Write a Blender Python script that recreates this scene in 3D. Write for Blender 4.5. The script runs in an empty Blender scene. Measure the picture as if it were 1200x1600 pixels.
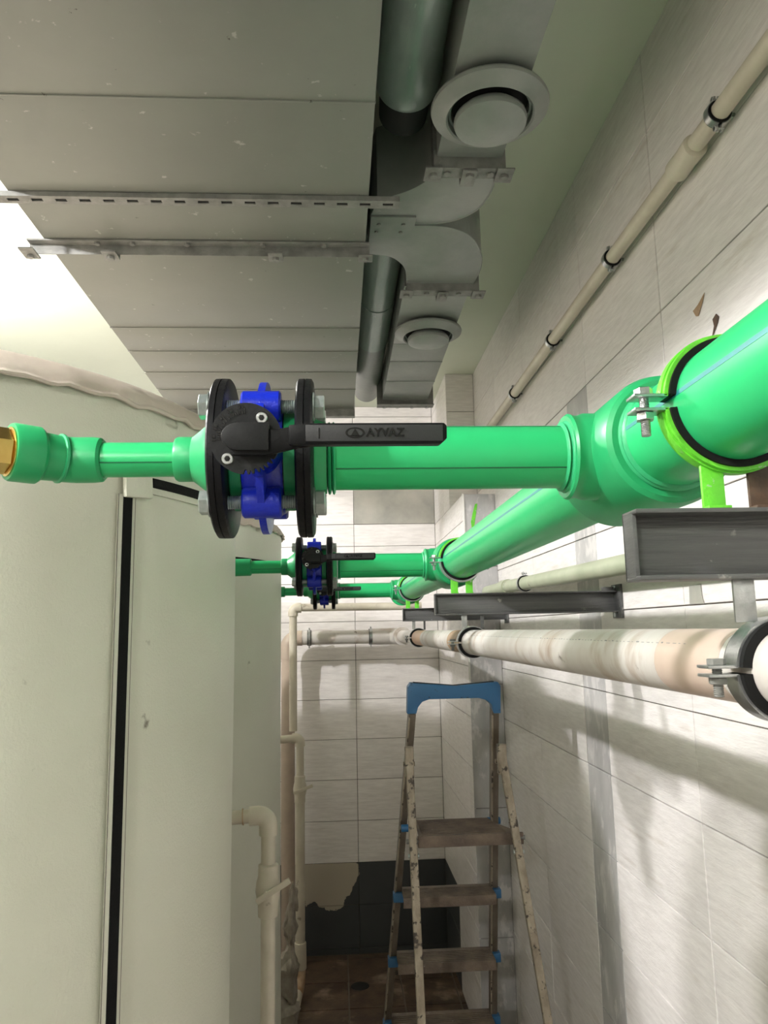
import bpy, bmesh, math, random
from mathutils import Vector, Matrix
random.seed(7)
PI = math.pi
SC = bpy.context.scene
COL = SC.collection

# ------------------------------------------------------------------ camera, world, lights, exposure
# World origin = the eye point; X right, Y into the room, Z up (floor at -1.985, ceiling at 1.53)
FLOOR, CEIL, XW, YB = -1.985, 1.53, 0.833, 5.05
F_PX, PITCH, YAW, ROLL = 1177.97, 0.154906, 0.062727, -0.0204886
fw = Vector((math.sin(YAW)*math.cos(PITCH), math.cos(YAW)*math.cos(PITCH), math.sin(PITCH)))
rt = Vector((math.cos(YAW), -math.sin(YAW), 0)); up = rt.cross(fw)
c_, s_ = math.cos(ROLL), math.sin(ROLL)
rt2, up2 = rt*c_ + up*s_, up*c_ - rt*s_
cd = bpy.data.cameras.new('camera'); cam = bpy.data.objects.new('camera', cd); COL.objects.link(cam)
cd.sensor_fit = 'VERTICAL'; cd.sensor_height = 36; cd.lens = F_PX/1600*36
cd.clip_start = 0.02
m3 = Matrix((rt2, up2, -fw)).transposed()
cam.matrix_world = m3.to_4x4()
SC.camera = cam
w = bpy.data.worlds.new('world'); SC.world = w; w.use_nodes = True
w.node_tree.nodes['Background'].inputs[0].default_value = (0.8, 0.85, 0.9, 1)
w.node_tree.nodes['Background'].inputs[1].default_value = 0.05
LAMP_FILL = (-1.65, -2.5, 1.27)  # fill lamp added behind the viewer to brighten the far wall
LAMP2 = (-1.95, 2.70, 1.42)
LAMP3 = (-1.75, 0.0, 1.33)
def point_lamp(name, loc, power, rad, color):
    ld = bpy.data.lights.new(name, 'POINT'); ld.energy = power; ld.shadow_soft_size = rad; ld.color = color
    o = bpy.data.objects.new(name, ld); o.location = loc; COL.objects.link(o); return o
point_lamp('rear_fill_light', LAMP_FILL, 92, 0.05, (0.985, 0.985, 0.97))
point_lamp('far_bulb_light', LAMP2, 150, 0.05, (1.0, 0.97, 0.98))
point_lamp('side_bulb_light', LAMP3, 165, 0.05, (1.0, 0.97, 0.985))
SC.cycles.diffuse_bounces = 8; SC.cycles.max_bounces = 14
vs = SC.view_settings
vs.view_transform = 'Standard'; vs.look = 'None'; vs.gamma = 1; vs.exposure = 0.8
try: vs.use_curve_mapping = False
except Exception: pass

# ------------------------------------------------------------------ materials
def nn(nt, t, **kw):
    n = nt.nodes.new(t)
    for k, v in kw.items(): setattr(n, k, v)
    return n
def mat(name, col, rough=0.5, metal=0.0, var=None, vscale=8, stretch=(1, 1, 1), bump=0.0, bscale=60, bstretch=None,
        dirt=None, dscale=4, dlo=0.55, dhi=0.72, dirt2=None, d2scale=14, d2lo=0.62, d2hi=0.68, rand=0.0, coords='Object', spec=0.5, detail=6):
    m = bpy.data.materials.new(name); m.use_nodes = True; nt = m.node_tree; L = nt.links.new
    b = nt.nodes['Principled BSDF']
    b.inputs['Base Color'].default_value = (*col, 1); b.inputs['Roughness'].default_value = rough; b.inputs['Metallic'].default_value = metal
    b.inputs['Specular IOR Level'].default_value = spec
    tc = nn(nt, 'ShaderNodeTexCoord')
    def noise(scale, st, det=detail):
        mp = nn(nt, 'ShaderNodeMapping'); mp.inputs['Scale'].default_value = st
        if coords == 'World':
            g = nn(nt, 'ShaderNodeNewGeometry'); L(g.outputs['Position'], mp.inputs['Vector'])
        else: L(tc.outputs['Object'], mp.inputs['Vector'])
        n = nn(nt, 'ShaderNodeTexNoise'); n.inputs['Scale'].default_value = scale; n.inputs['Detail'].default_value = det
        n.inputs['Roughness'].default_value = 0.6
        L(mp.outputs[0], n.inputs['Vector']); return n.outputs[0]
    def mr(src, lo, hi, a=0.0, bb=1.0):
        r = nn(nt, 'ShaderNodeMapRange'); r.inputs[1].default_value = lo; r.inputs[2].default_value = hi
        r.inputs[3].default_value = a; r.inputs[4].default_value = bb; L(src, r.inputs[0]); return r.outputs[0]
    def mix(fac, a, bcol):
        x = nn(nt, 'ShaderNodeMix', data_type='RGBA'); L(fac, x.inputs[0])
        if isinstance(a, tuple): x.inputs[6].default_value = (*a, 1)
        else: L(a, x.inputs[6])
        if isinstance(bcol, tuple): x.inputs[7].default_value = (*bcol, 1)
        else: L(bcol, x.inputs[7])
        return x.outputs[2]
    cur = col
    if var: cur = mix(mr(noise(vscale, stretch), 0.35, 0.65), col, var)
    if dirt: cur = mix(mr(noise(dscale, stretch), dlo, dhi), cur, dirt)
    if dirt2: cur = mix(mr(noise(d2scale, (1, 1, 1)), d2lo, d2hi), cur, dirt2)
    if rand:
        oi = nn(nt, 'ShaderNodeObjectInfo'); hs = nn(nt, 'ShaderNodeHueSaturation')
        L(mr(oi.outputs['Random'], 0, 1, 1-rand, 1+rand), hs.inputs['Value'])
        if isinstance(cur, tuple): hs.inputs['Color'].default_value = (*cur, 1)
        else: L(cur, hs.inputs['Color'])
        cur = hs.outputs[0]
    if not isinstance(cur, tuple): L(cur, b.inputs['Base Color'])
    if bump:
        bp = nn(nt, 'ShaderNodeBump'); bp.inputs['Strength'].default_value = bump; bp.inputs['Distance'].default_value = 0.004
        L(noise(bscale, bstretch or stretch, 4), bp.inputs['Height']); L(bp.outputs[0], b.inputs['Normal'])
    return m
M = {}
M['tile'] = mat('white_streaked_tile', (0.82, 0.785, 0.765), 0.30, var=(0.70, 0.665, 0.645), vscale=9, stretch=(1.2, 1.2, 9), bump=0.28, bscale=26, bstretch=(1.2, 1.2, 9), dirt=(0.50, 0.44, 0.38), dscale=2.6, dlo=0.62, dhi=0.85, rand=0.035, coords='World')
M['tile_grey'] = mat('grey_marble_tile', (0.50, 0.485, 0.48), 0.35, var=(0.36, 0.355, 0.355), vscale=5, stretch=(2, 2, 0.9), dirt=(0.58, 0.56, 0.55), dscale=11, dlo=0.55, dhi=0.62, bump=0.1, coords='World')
M['shade_tile_mortar'] = mat('shaded_marble_and_mortar', (0.42, 0.40, 0.35), 0.4, var=(0.27, 0.27, 0.24), vscale=4, bump=0.1, coords='World')
M['grout'] = mat('tile_grout', (0.17, 0.15, 0.13), 0.9, bump=0.3)
M['ceiling'] = mat('ceiling_paint', (0.68, 0.72, 0.61), 0.85, var=(0.64, 0.68, 0.57), vscale=2, bump=0.12, bscale=30)
M['duct'] = mat('grey_painted_sheet', (0.20, 0.205, 0.182), 0.45, var=(0.178, 0.183, 0.162), vscale=2.0, bump=0.30, bscale=7, dirt=(0.33, 0.32, 0.29), dscale=30, dlo=0.665, dhi=0.70, dirt2=(0.05, 0.045, 0.035), d2scale=34, d2lo=0.715, d2hi=0.73, coords='World', spec=0.35)
M['duct_small'] = mat('grey_painted_small_duct', (0.235, 0.245, 0.228), 0.38, var=(0.17, 0.19, 0.172), vscale=5, bump=0.35, bscale=22, dirt2=(0.08, 0.08, 0.07), d2scale=46, d2lo=0.74, d2hi=0.76, coords='World')
M['duct_round'] = mat('teal_grey_foil_duct', (0.19, 0.25, 0.22), 0.30, var=(0.28, 0.32, 0.30), vscale=5, stretch=(2, .6, 2), bump=0.5, bscale=14, dirt=(0.42, 0.46, 0.44), dscale=30, dlo=0.68, dhi=0.73, coords='World', metal=0.25)
M['hollow_shade'] = mat('hollow_shade_black', (0.012, 0.012, 0.011), 0.9)  # near-black stands in for the shade inside openings and slots
M['steel_paint'] = mat('grey_painted_steel', (0.21, 0.21, 0.195), 0.5, var=(0.13, 0.13, 0.12), vscale=22, bump=0.5, bscale=70, coords='World')
M['strut'] = mat('bare_steel_channel', (0.135, 0.135, 0.132), 0.42, metal=0.45, var=(0.10, 0.10, 0.10), vscale=10, stretch=(0.5, 1, 14), bump=0.25, bscale=30, bstretch=(0.5, 1, 10), dirt2=(0.34, 0.33, 0.31), d2scale=30, d2lo=0.66, d2hi=0.72, coords='World')
M['green'] = mat('green_plastic_pipe', (0.024, 0.42, 0.14), 0.30, var=(0.026, 0.45, 0.152), vscale=5, bump=0.05, bscale=40, coords='World', spec=0.45)
M['green_fit'] = mat('green_plastic_fitting', (0.020, 0.33, 0.115), 0.38, bump=0.06, bscale=50, coords='World', spec=0.4)
M['green_dark'] = mat('green_plastic_bead', (0.028, 0.38, 0.15), 0.4, bump=0.2, bscale=90, coords='World')
M['stripe'] = mat('blue_pipe_stripe', (0.015, 0.20, 0.20), 0.4)
M['stripe_dark'] = mat('dark_green_pipe_stripe', (0.008, 0.13, 0.05), 0.4)
M['lime'] = mat('lime_spray_paint', (0.14, 0.62, 0.03), 0.45, var=(0.11, 0.5, 0.03), vscale=40, bump=0.4, bscale=120, dirt2=(0.40, 0.42, 0.40), d2scale=60, d2lo=0.64, d2hi=0.67, coords='World')
M['galv'] = mat('galvanized_steel', (0.55, 0.56, 0.56), 0.30, metal=0.9, var=(0.40, 0.41, 0.41), vscale=60, bump=0.2, bscale=80, coords='World')
M['zinc'] = mat('zinc_bolt', (0.50, 0.54, 0.53), 0.32, metal=0.75, var=(0.36, 0.42, 0.40), vscale=120, coords='World')
M['rust'] = mat('brown_rusty_steel', (0.10, 0.055, 0.03), 0.7, var=(0.05, 0.03, 0.02), vscale=40, bump=0.5, coords='World')
M['rubber'] = mat('black_rubber', (0.006, 0.006, 0.006), 0.65, bump=0.1, spec=0.2)
M['flange'] = mat('black_coated_flange', (0.007, 0.007, 0.0075), 0.42, bump=0.18, bscale=160, coords='World', spec=0.16)
M['plastic'] = mat('black_moulded_plastic', (0.005, 0.005, 0.0055), 0.40, bump=0.08, bscale=160, coords='World', spec=0.16)
M['plastic2'] = mat('charcoal_moulded_plastic', (0.013, 0.013, 0.0135), 0.45, bump=0.1, bscale=180, coords='World', spec=0.2)
M['plastic_face'] = mat('charcoal_lever_face', (0.034, 0.034, 0.035), 0.42, bump=0.1, bscale=180, coords='World', spec=0.3)
M['ink'] = mat('deep_black_relief', (0.003, 0.003, 0.003), 0.25)
M['blue'] = mat('blue_cast_iron', (0.004, 0.017, 0.38), 0.30, var=(0.003, 0.013, 0.29), vscale=20, bump=0.25, bscale=120, coords='World')
M['brass'] = mat('brass', (0.66, 0.46, 0.15), 0.25, metal=1.0, var=(0.5, 0.33, 0.1), vscale=30, coords='World')
M['pvc'] = mat('dirty_white_drain_pipe', (0.62, 0.595, 0.565), 0.42, var=(0.54, 0.50, 0.46), vscale=6, dirt=(0.36, 0.27, 0.20), dscale=7, dlo=0.53, dhi=0.72, dirt2=(0.14, 0.11, 0.085), d2scale=24, d2lo=0.655, d2hi=0.71, stretch=(1, 2.2, 1), bump=0.1, coords='World')
M['pvc_peach'] = mat('peach_stained_pipe', (0.66, 0.42, 0.27), 0.45, var=(0.55, 0.36, 0.24), vscale=10, dirt2=(0.25, 0.15, 0.1), d2scale=20, d2lo=0.66, d2hi=0.74, coords='World')
M['pvc_flesh'] = mat('peach_tinted_drain_pipe', (0.58, 0.47, 0.40), 0.42, var=(0.50, 0.385, 0.31), vscale=8, dirt=(0.38, 0.26, 0.18), dscale=9, dlo=0.62, dhi=0.78, coords='World')
M['pvc_rust'] = mat('rusty_stained_pipe', (0.30, 0.17, 0.08), 0.55, var=(0.5, 0.38, 0.26), vscale=14, coords='World')
M['pvc2'] = mat('ivory_water_pipe', (0.60, 0.55, 0.45), 0.42, var=(0.50, 0.45, 0.36), vscale=7, dirt=(0.22, 0.18, 0.13), dscale=16, dlo=0.66, dhi=0.74, bump=0.12, coords='World')
M['pvc_green'] = mat('aged_green_tinged_pipe', (0.42, 0.45, 0.33), 0.45, var=(0.33, 0.36, 0.25), vscale=7, dirt=(0.13, 0.12, 0.08), dscale=18, dlo=0.64, dhi=0.72, coords='World')
M['pvc_pink'] = mat('pinkish_beige_pipe', (0.46, 0.37, 0.30), 0.5, var=(0.38, 0.31, 0.25), vscale=6, coords='World')
M['ink_grey'] = mat('grey_print', (0.25, 0.25, 0.25), 0.6)
M['jacket'] = mat('white_vinyl_jacket', (0.60, 0.60, 0.51), 0.40, var=(0.56, 0.555, 0.465), vscale=2, bump=0.30, bscale=170, dirt=(0.42, 0.38, 0.30), dscale=3.2, dlo=0.64, dhi=0.80, dirt2=(0.20, 0.18, 0.14), d2scale=13, d2lo=0.69, d2hi=0.76, coords='World')
M['dome'] = mat('pinkish_vinyl_cap', (0.56, 0.49, 0.43), 0.5, var=(0.48, 0.41, 0.35), vscale=7, bump=0.5, bscale=24, coords='World')
M['zip'] = mat('black_zip_tape', (0.004, 0.004, 0.004), 0.7, bump=0.3, bscale=300, spec=0.15)
M['thread'] = mat('dark_seam_thread', (0.16, 0.14, 0.12), 0.8)
M['ladder'] = mat('paint_splashed_aluminium', (0.20, 0.16, 0.115), 0.5, metal=0.25, var=(0.36, 0.31, 0.24), vscale=26, stretch=(1, 1, .45), dirt2=(0.04, 0.03, 0.022), d2scale=34, d2lo=0.56, d2hi=0.62, bump=0.4, coords='World')
M['ladder2'] = mat('dark_grimy_rail', (0.10, 0.078, 0.055), 0.45, metal=0.35, var=(0.17, 0.14, 0.11), vscale=20, stretch=(1, 1, .3), dirt2=(0.36, 0.32, 0.26), d2scale=42, d2lo=0.68, d2hi=0.72, bump=0.3, coords='World')
M['step'] = mat('grimy_step_tread', (0.17, 0.125, 0.09), 0.7, var=(0.09, 0.065, 0.05), vscale=16, bump=0.6, bscale=90, dirt2=(0.4, 0.36, 0.3), d2scale=30, d2lo=0.68, d2hi=0.73, coords='World')
M['blue_plastic'] = mat('blue_ladder_plastic', (0.018, 0.115, 0.26), 0.42, var=(0.02, 0.11, 0.25), vscale=14, dirt2=(0.012, 0.02, 0.03), d2scale=34, d2lo=0.63, d2hi=0.68, coords='World')
M['floor'] = mat('grimy_floor_tile', (0.13, 0.085, 0.055), 0.42, var=(0.055, 0.035, 0.025), vscale=7, dirt=(0.30, 0.23, 0.17), dscale=5, dlo=0.56, dhi=0.70, dirt2=(0.01, 0.008, 0.006), d2scale=6, d2lo=0.60, d2hi=0.70, bump=0.3, coords='World', rand=0.1)
M['chrome_trim'] = mat('white_corner_profile', (0.78, 0.76, 0.72), 0.3)
M['stone'] = mat('white_bundle_fabric', (0.40, 0.36, 0.30), 0.7, var=(0.22, 0.19, 0.15), vscale=12, bump=0.8, bscale=20, coords='World')
M['wall_plain'] = mat('plain_plaster', (0.34, 0.33, 0.29), 0.8, var=(0.30, 0.29, 0.26), vscale=2)
def emis(name, col, st):
    m = bpy.data.materials.new(name); m.use_nodes = True; b = m.node_tree.nodes['Principled BSDF']
    b.inputs['Base Color'].default_value = (0.9, 0.9, 0.88, 1); b.inputs['Emission Color'].default_value = (*col, 1); b.inputs['Emission Strength'].default_value = st; return m
# dark lower tile paint with a scraped patch of its own shape
def dark_tile():
    m = mat('dark_slate_paint_with_scraped_patch', (0.052, 0.056, 0.058), 0.5, bump=0.2, coords='World')
    nt = m.node_tree; L = nt.links.new; b = nt.nodes['Principled BSDF']
    g = nn(nt, 'ShaderNodeNewGeometry'); sx = nn(nt, 'ShaderNodeSeparateXYZ'); L(g.outputs['Position'], sx.inputs[0])
    def mth(op, a, bb=None, c=None):
        n = nn(nt, 'ShaderNodeMath', operation=op)
        for i, v in enumerate((a, bb, c)):
            if v is None: continue
            if isinstance(v, (int, float)): n.inputs[i].default_value = v
            else: L(v, n.inputs[i])
        return n.outputs[0]
    dx = mth('DIVIDE', mth('ADD', sx.outputs[0], 0.085), 0.19); dz = mth('DIVIDE', mth('ADD', sx.outputs[2], 1.50), 0.215)
    r = mth('SQRT', mth('ADD', mth('MULTIPLY', dx, dx), mth('MULTIPLY', dz, dz)))
    no = nn(nt, 'ShaderNodeTexNoise'); no.inputs['Scale'].default_value = 13; no.inputs['Detail'].default_value = 5; L(g.outputs['Position'], no.inputs['Vector'])
    v = mth('ADD', r, mth('MULTIPLY', mth('SUBTRACT', no.outputs[0], 0.5), 0.9))
    k = mth('LESS_THAN', v, 1.0)
    mx = nn(nt, 'ShaderNodeMix', data_type='RGBA'); L(k, mx.inputs[0]); mx.inputs[6].default_value = (0.052, 0.056, 0.058, 1); mx.inputs[7].default_value = (0.44, 0.39, 0.31, 1)
    L(mx.outputs[2], b.inputs['Base Color']); return m
M['tile_dark'] = dark_tile()

# ------------------------------------------------------------------ geometry helpers
def add_faces(bm, verts, faces):
    vs_ = [bm.verts.new(v) for v in verts]
    for f in faces:
        try: bm.faces.new([vs_[i] for i in f])
        except ValueError: pass
    return vs_
def box(bm, x0, x1, y0, y1, z0, z1, bev=0.0, T=None, seg=2):
    tb = bmesh.new()
    add_faces(tb, [(x0,y0,z0),(x1,y0,z0),(x1,y1,z0),(x0,y1,z0),(x0,y0,z1),(x1,y0,z1),(x1,y1,z1),(x0,y1,z1)],
              [(0,3,2,1),(4,5,6,7),(0,1,5,4),(1,2,6,5),(2,3,7,6),(3,0,4,7)])
    if bev: bmesh.ops.bevel(tb, geom=tb.edges[:], offset=bev, segments=seg, affect='EDGES', profile=0.6)
    merge(bm, tb, T)
def merge(bm, tb, T=None):
    if T is not None: bmesh.ops.transform(tb, matrix=T, verts=tb.verts[:])
    me = bpy.data.meshes.new('tmp'); tb.to_mesh(me); tb.free(); bm.from_mesh(me); bpy.data.meshes.remove(me)
def frame(axis):
    a = Vector(axis).normalized(); h = Vector((0, 0, 1)) if abs(a.z) < 0.9 else Vector((1, 0, 0))
    u = h.cross(a).normalized(); v = a.cross(u); return a, u, v
def lathe(bm, org, axis, prof, seg=40, closed=False, a0=0.0, cap=True):
    """prof: (t along axis, radius)"""
    a, u, v = frame(axis); o = Vector(org); rings = []
    for t, r in prof:
        rings.append([bm.verts.new(o + a*t + (u*math.cos(a0+2*PI*i/seg) + v*math.sin(a0+2*PI*i/seg))*max(r, 1e-5)) for i in range(seg)])
    n = len(rings)
    for k in range(n if closed else n-1):
        r0, r1 = rings[k], rings[(k+1) % n]
        for i in range(seg):
            bm.faces.new((r0[i], r0[(i+1) % seg], r1[(i+1) % seg], r1[i]))
    if cap and not closed:
        bm.faces.new(rings[0][::-1]); bm.faces.new(rings[-1])
def cyl(bm, p0, p1, r, seg=32, bev=0.0):
    d = Vector(p1)-Vector(p0); l = d.length
    prof = [(0, r), (l, r)] if not bev else [(0, r-bev), (bev*.3, r-bev*.3), (bev, r), (l-bev, r), (l-bev*.3, r-bev*.3), (l, r-bev)]
    lathe(bm, p0, d, prof, seg)
def sweep(bm, pts, r, seg=16, radii=None, cap=True):
    pts = [Vector(p) for p in pts]; rings = []; n = len(pts); pu = None
    for k, p in enumerate(pts):
        d = (pts[min(k+1, n-1)] - pts[max(k-1, 0)]).normalized()
        if pu is None: _, u, v = frame(d)
        else: u = (pu - d*pu.dot(d)).normalized(); v = d.cross(u)
        pu = u; rr = radii[k] if radii else r
        rings.append([bm.verts.new(p + (u*math.cos(2*PI*i/seg)+v*math.sin(2*PI*i/seg))*rr) for i in range(seg)])
    for k in range(n-1):
        for i in range(seg):
            bm.faces.new((rings[k][i], rings[k][(i+1) % seg], rings[k+1][(i+1) % seg], rings[k+1][i]))
    if cap: bm.faces.new(rings[0][::-1]); bm.faces.new(rings[-1])
def arc_pts(c, p_from, p_to, n=8):
    """quarter bend about c in the plane of the two end points"""
    c = Vector(c); a = Vector(p_from)-c; b = Vector(p_to)-c
    return [c + a*math.cos(PI/2*i/n) + b*math.sin(PI/2*i/n) for i in range(n+1)]
def band(bm, c, axis, r0, r1, wid, a0, a1, n=40, xdir=None):
    """arc of rectangular section round an axis; angles in degrees measured from xdir"""
    a = Vector(axis).normalized(); u = Vector(xdir or (1, 0, 0)); u = (u-a*u.dot(a)).normalized(); v = a.cross(u); c = Vector(c)
    rings = []; full = abs(a1-a0) >= 359.9; m = n if full else n+1
    for i in range(m):
        t = math.radians(a0 + (a1-a0)*i/n); d = u*math.cos(t)+v*math.sin(t)
        rings.append([bm.verts.new(c + d*r + a*s) for r, s in ((r0, -wid/2), (r1, -wid/2), (r1, wid/2), (r0, wid/2))])
    for i in range(m if full else m-1):
        A, B = rings[i], rings[(i+1) % m]
        for k in range(4): bm.faces.new((A[k], A[(k+1) % 4], B[(k+1) % 4], B[k]))
    if not full: bm.faces.new(rings[0][::-1]); bm.faces.new(rings[-1])
def prism(bm, poly, lo, hi, plane='XZ', bev=0.0, T=None):
    """poly in a plane extruded along the remaining axis from lo to hi"""
    tb = bmesh.new()
    def P(p, t): return {'XZ': (p[0], t, p[1]), 'XY': (p[0], p[1], t), 'YZ': (t, p[0], p[1])}[plane]
    a = [tb.verts.new(P(p, lo)) for p in poly]; b = [tb.verts.new(P(p, hi)) for p in poly]; n = len(poly)
    tb.faces.new(a[::-1]); tb.faces.new(b)
    for i in range(n): tb.faces.new((a[i], a[(i+1) % n], b[(i+1) % n], b[i]))
    bmesh.ops.recalc_face_normals(tb, faces=tb.faces[:])
    if bev: bmesh.ops.bevel(tb, geom=tb.edges[:], offset=bev, segments=2, affect='EDGES', profile=0.6)
    merge(bm, tb, T)
def obj(name, bm, m, parent=None, smooth=35, T=None):
    if T is not None: bmesh.ops.transform(bm, matrix=T, verts=bm.verts[:])
    bmesh.ops.recalc_face_normals(bm, faces=bm.faces[:])
    me = bpy.data.meshes.new(name); bm.to_mesh(me); bm.free()
    me.materials.append(M[m] if isinstance(m, str) else m)
    if smooth:
        for p in me.polygons: p.use_smooth = True
        try: me.set_sharp_from_angle(angle=math.radians(smooth))
        except Exception: pass
    o = bpy.data.objects.new(name, me); COL.objects.link(o)
    if parent is not None: o.parent = parent
    return o
def tag(o, label=None, cat=None, group=None, kind=None):
    if label: o['label'] = label
    if cat: o['category'] = cat
    if group: o['group'] = group
    if kind: o['kind'] = kind
    return o
def thing(name, label, cat, loc=(0, 0, 0), group=None):
    o = bpy.data.objects.new(name, None); COL.objects.link(o); o.location = loc; o.empty_display_size = 0.05
    return tag(o, label, cat, group)
def B(): return bmesh.new()
def part(name, m, parent, fn, T=None, smooth=35):
    """children are modelled in world coordinates relative to the parent's location"""
    bm = B(); fn(bm); return obj(name, bm, m, parent, smooth, T)
def hexprism(bm, c, axis, r, h, a0=0.0):
    lathe(bm, c, axis, [(0, r*0.93), (h*0.08, r), (h*0.92, r), (h, r*0.93)], 6, a0=a0)
def thread(bm, p0, p1, r, pitch=0.0018, seg=16):
    d = Vector(p1)-Vector(p0); l = d.length; n = max(2, int(l/pitch)); prof = []
    for i in range(n): prof += [(l*i/n, r*0.86), (l*(i+0.5)/n, r)]
    prof.append((l, r*0.86)); lathe(bm, p0, d, prof, seg)

# ------------------------------------------------------------------ room shell
def struct(name, m, fn, parent=None, smooth=0):
    o = part(name, m, parent, fn, smooth=smooth); 
    if parent is None: o['kind'] = 'structure'
    return o
XL, YN = -2.75, -2.9
TT = 0.008   # tile thickness; the shells stand behind the tile faces
ceil_o = struct('ceiling', 'ceiling', lambda b: box(b, XL-.1, XW+.1, YN-.1, YB+.1, CEIL, CEIL+.1))
floor_o = struct('floor', 'grout', lambda b: box(b, XL-.1, XW+.1, YN-.1, YB+.1, FLOOR-.1, FLOOR-.006))
wall_r = struct('wall_right', 'grout', lambda b: box(b, XW+TT-.002, XW+.1, YN, YB+.1, FLOOR-.1, CEIL))
wall_b = struct('wall_back', 'grout', lambda b: box(b, XL, XW+TT, YB+TT-.002, YB+.1, FLOOR-.1, CEIL))
wall_l = struct('wall_left', 'wall_plain', lambda b: box(b, XL-.1, XL, YN, YB+.1, FLOOR-.1, CEIL))
wall_n = struct('wall_front', 'wall_plain', lambda b: box(b, XL-.1, XW+.1, YN-.1, YN, FLOOR-.1, CEIL))
_tm = {}
def tile(parent, plane, c, w, h, m, th=0.009, gap=0.0032):
    """one wall or floor tile; plane X: faces -X, Y: faces -Y, Z: faces up. c = centre of its face"""
    key = (plane, round(w, 3), round(h, 3), m, th)
    if key not in _tm:
        b = B(); a, d = w/2-gap/2, h/2-gap/2; ch = 0.0012
        vo = [(-a, -d), (a, -d), (a, d), (-a, d)]; vi = [(-a+ch, -d+ch), (a-ch, -d+ch), (a-ch, d-ch), (-a+ch, d-ch)]
        def P(p, t): return {'X': (t, p[0], p[1]), 'Y': (p[0], t, p[1]), 'Z': (p[0], p[1], -t)}[plane]
        add_faces(b, [P(p, th) for p in vo]+[P(p, ch) for p in vo]+[P(p, 0) for p in vi],
                  [(i, (i+1) % 4, 4+(i+1) % 4, 4+i) for i in range(4)]+[(4+i, 4+(i+1) % 4, 8+(i+1) % 4, 8+i) for i in range(4)]+[(8, 9, 10, 11), (3, 2, 1, 0)])
        bmesh.ops.recalc_face_normals(b, faces=b.faces[:])
        me = bpy.data.meshes.new('tile'); b.to_mesh(me); b.free(); me.materials.append(M[m]); _tm[key] = me
    o = bpy.data.objects.new('tile', _tm[key]); COL.objects.link(o); o.location = c; o.parent = parent; return o
def spans(lines, lo, hi):
    l = [lo]+[x for x in sorted(lines) if lo+0.02 < x < hi-0.02]+[hi]; return list(zip(l[:-1], l[1:]))
zr = [-0.207+0.25*k for k in range(-8, 8)]
cols_r = [-1.807+.6*k for k in range(-2, 6)] + [1.785, 2.374, 2.592, 3.19, 3.79]
for (y0, y1) in spans(cols_r, -2.9, YB):
    for (z0, z1) in spans(zr, FLOOR, CEIL):
        if z0 < 0.6 and y0 > 3.9: continue
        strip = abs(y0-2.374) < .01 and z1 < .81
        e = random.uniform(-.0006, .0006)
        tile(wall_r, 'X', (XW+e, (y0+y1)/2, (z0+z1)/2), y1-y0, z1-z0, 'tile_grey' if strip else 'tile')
zb = [0.058+0.251*k for k in range(-8, 6)]
for (x0, x1) in spans([-2.289, -1.689, -1.089, -0.489, 0.111], -1.9, 0.662):
    for (z0, z1) in spans(zb[:-4]+[0.558, 0.707, 0.957, 1.207, 1.457], FLOOR, CEIL):
        mt = 'tile_dark' if z1 < -1.40 else ('shade_tile_mortar' if (0.70 < z0 < .72 and x0 > 0) else 'tile')  # marbled tile above the border also darkened to carry the shade there
        tile(wall_b, 'Y', ((x0+x1)/2, YB+random.uniform(-.0006, .0006), (z0+z1)/2), x1-x0, z1-z0, mt)
# boxed-in column in the far right corner: deep up to 0.70, shallow above
XP, YP, YPU = 0.662, 3.885, 4.37
col_o = struct('wall_column', 'grout', lambda b: (box(b, XP+TT-.002, XW+TT, YP+TT-.002, YB+TT, FLOOR, 0.70-TT+.002), box(b, XP+TT-.002, XW+TT, YPU+TT-.002, YB+TT, 0.69, CEIL)))
for (y0, y1) in spans([4.0+.0, 4.50], YP, YB):
    for (z0, z1) in spans(zb, FLOOR, 0.70):
        tile(col_o, 'X', (XP, (y0+y1)/2, (z0+z1)/2), y1-y0, z1-z0, 'tile_dark' if (z1 < -1.40 and y0 > 4.4) else 'tile')
for (y0, y1) in spans([4.6], YPU, YB):
    for (z0, z1) in spans([0.707+.25*k for k in range(1, 5)], 0.70, CEIL):
        tile(col_o, 'X', (XP, (y0+y1)/2, (z0+z1)/2), y1-y0, z1-z0, 'tile')
for (z0, z1) in spans([-1.485, -.885, -.285, .315], FLOOR, 0.70):
    tile(col_o, 'Y', ((XP+XW)/2, YP, (z0+z1)/2), XW-XP, z1-z0, 'tile_grey')
for (z0, z1) in spans([1.293, 1.04], 0.70, CEIL):
    tile(col_o, 'Y', ((XP+XW)/2, YPU, (z0+z1)/2), XW-XP, z1-z0, 'tile')
tile(col_o, 'Z', ((XP+XW)/2, (YP+YPU)/2, 0.70), XW-XP, YPU-YP, 'tile')
struct('trim_1', 'chrome_trim', lambda b: (box(b, XP-.004, XP+.006, YP-.006, YP+.004, -.3, 0.702, .001)))
# floor tiles
for (x0, x1) in spans([-0.56, -0.26, 0.035, 0.335, 0.635], -0.9, XW):
    for (y0, y1) in spans([3.15, 3.45, 3.76, 4.07, 4.37, 4.68, 4.98], 2.9, YB):
        tile(floor_o, 'Z', ((x0+x1)/2, (y0+y1)/2, FLOOR+random.uniform(-.001, .0005)), x1-x0, y1-y0, 'floor', gap=0.008)

# ------------------------------------------------------------------ lamps outside the frame: two of the room, one added fill
def bulkhead(loc, label, s=1.0):
    t = thing('bulb_lamp', label, 'lamp', (loc[0], loc[1], CEIL))
    dz = loc[2]-CEIL
    part('ceiling_rose', 'chrome_trim', t, lambda b: cyl(b, (0, 0, -.02), (0, 0, 0), 0.05, 24, .004))
    part('lamp_holder', 'plastic', t, lambda b: cyl(b, (0, 0, dz+.05), (0, 0, -.018), 0.018, 16))
    return t
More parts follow.
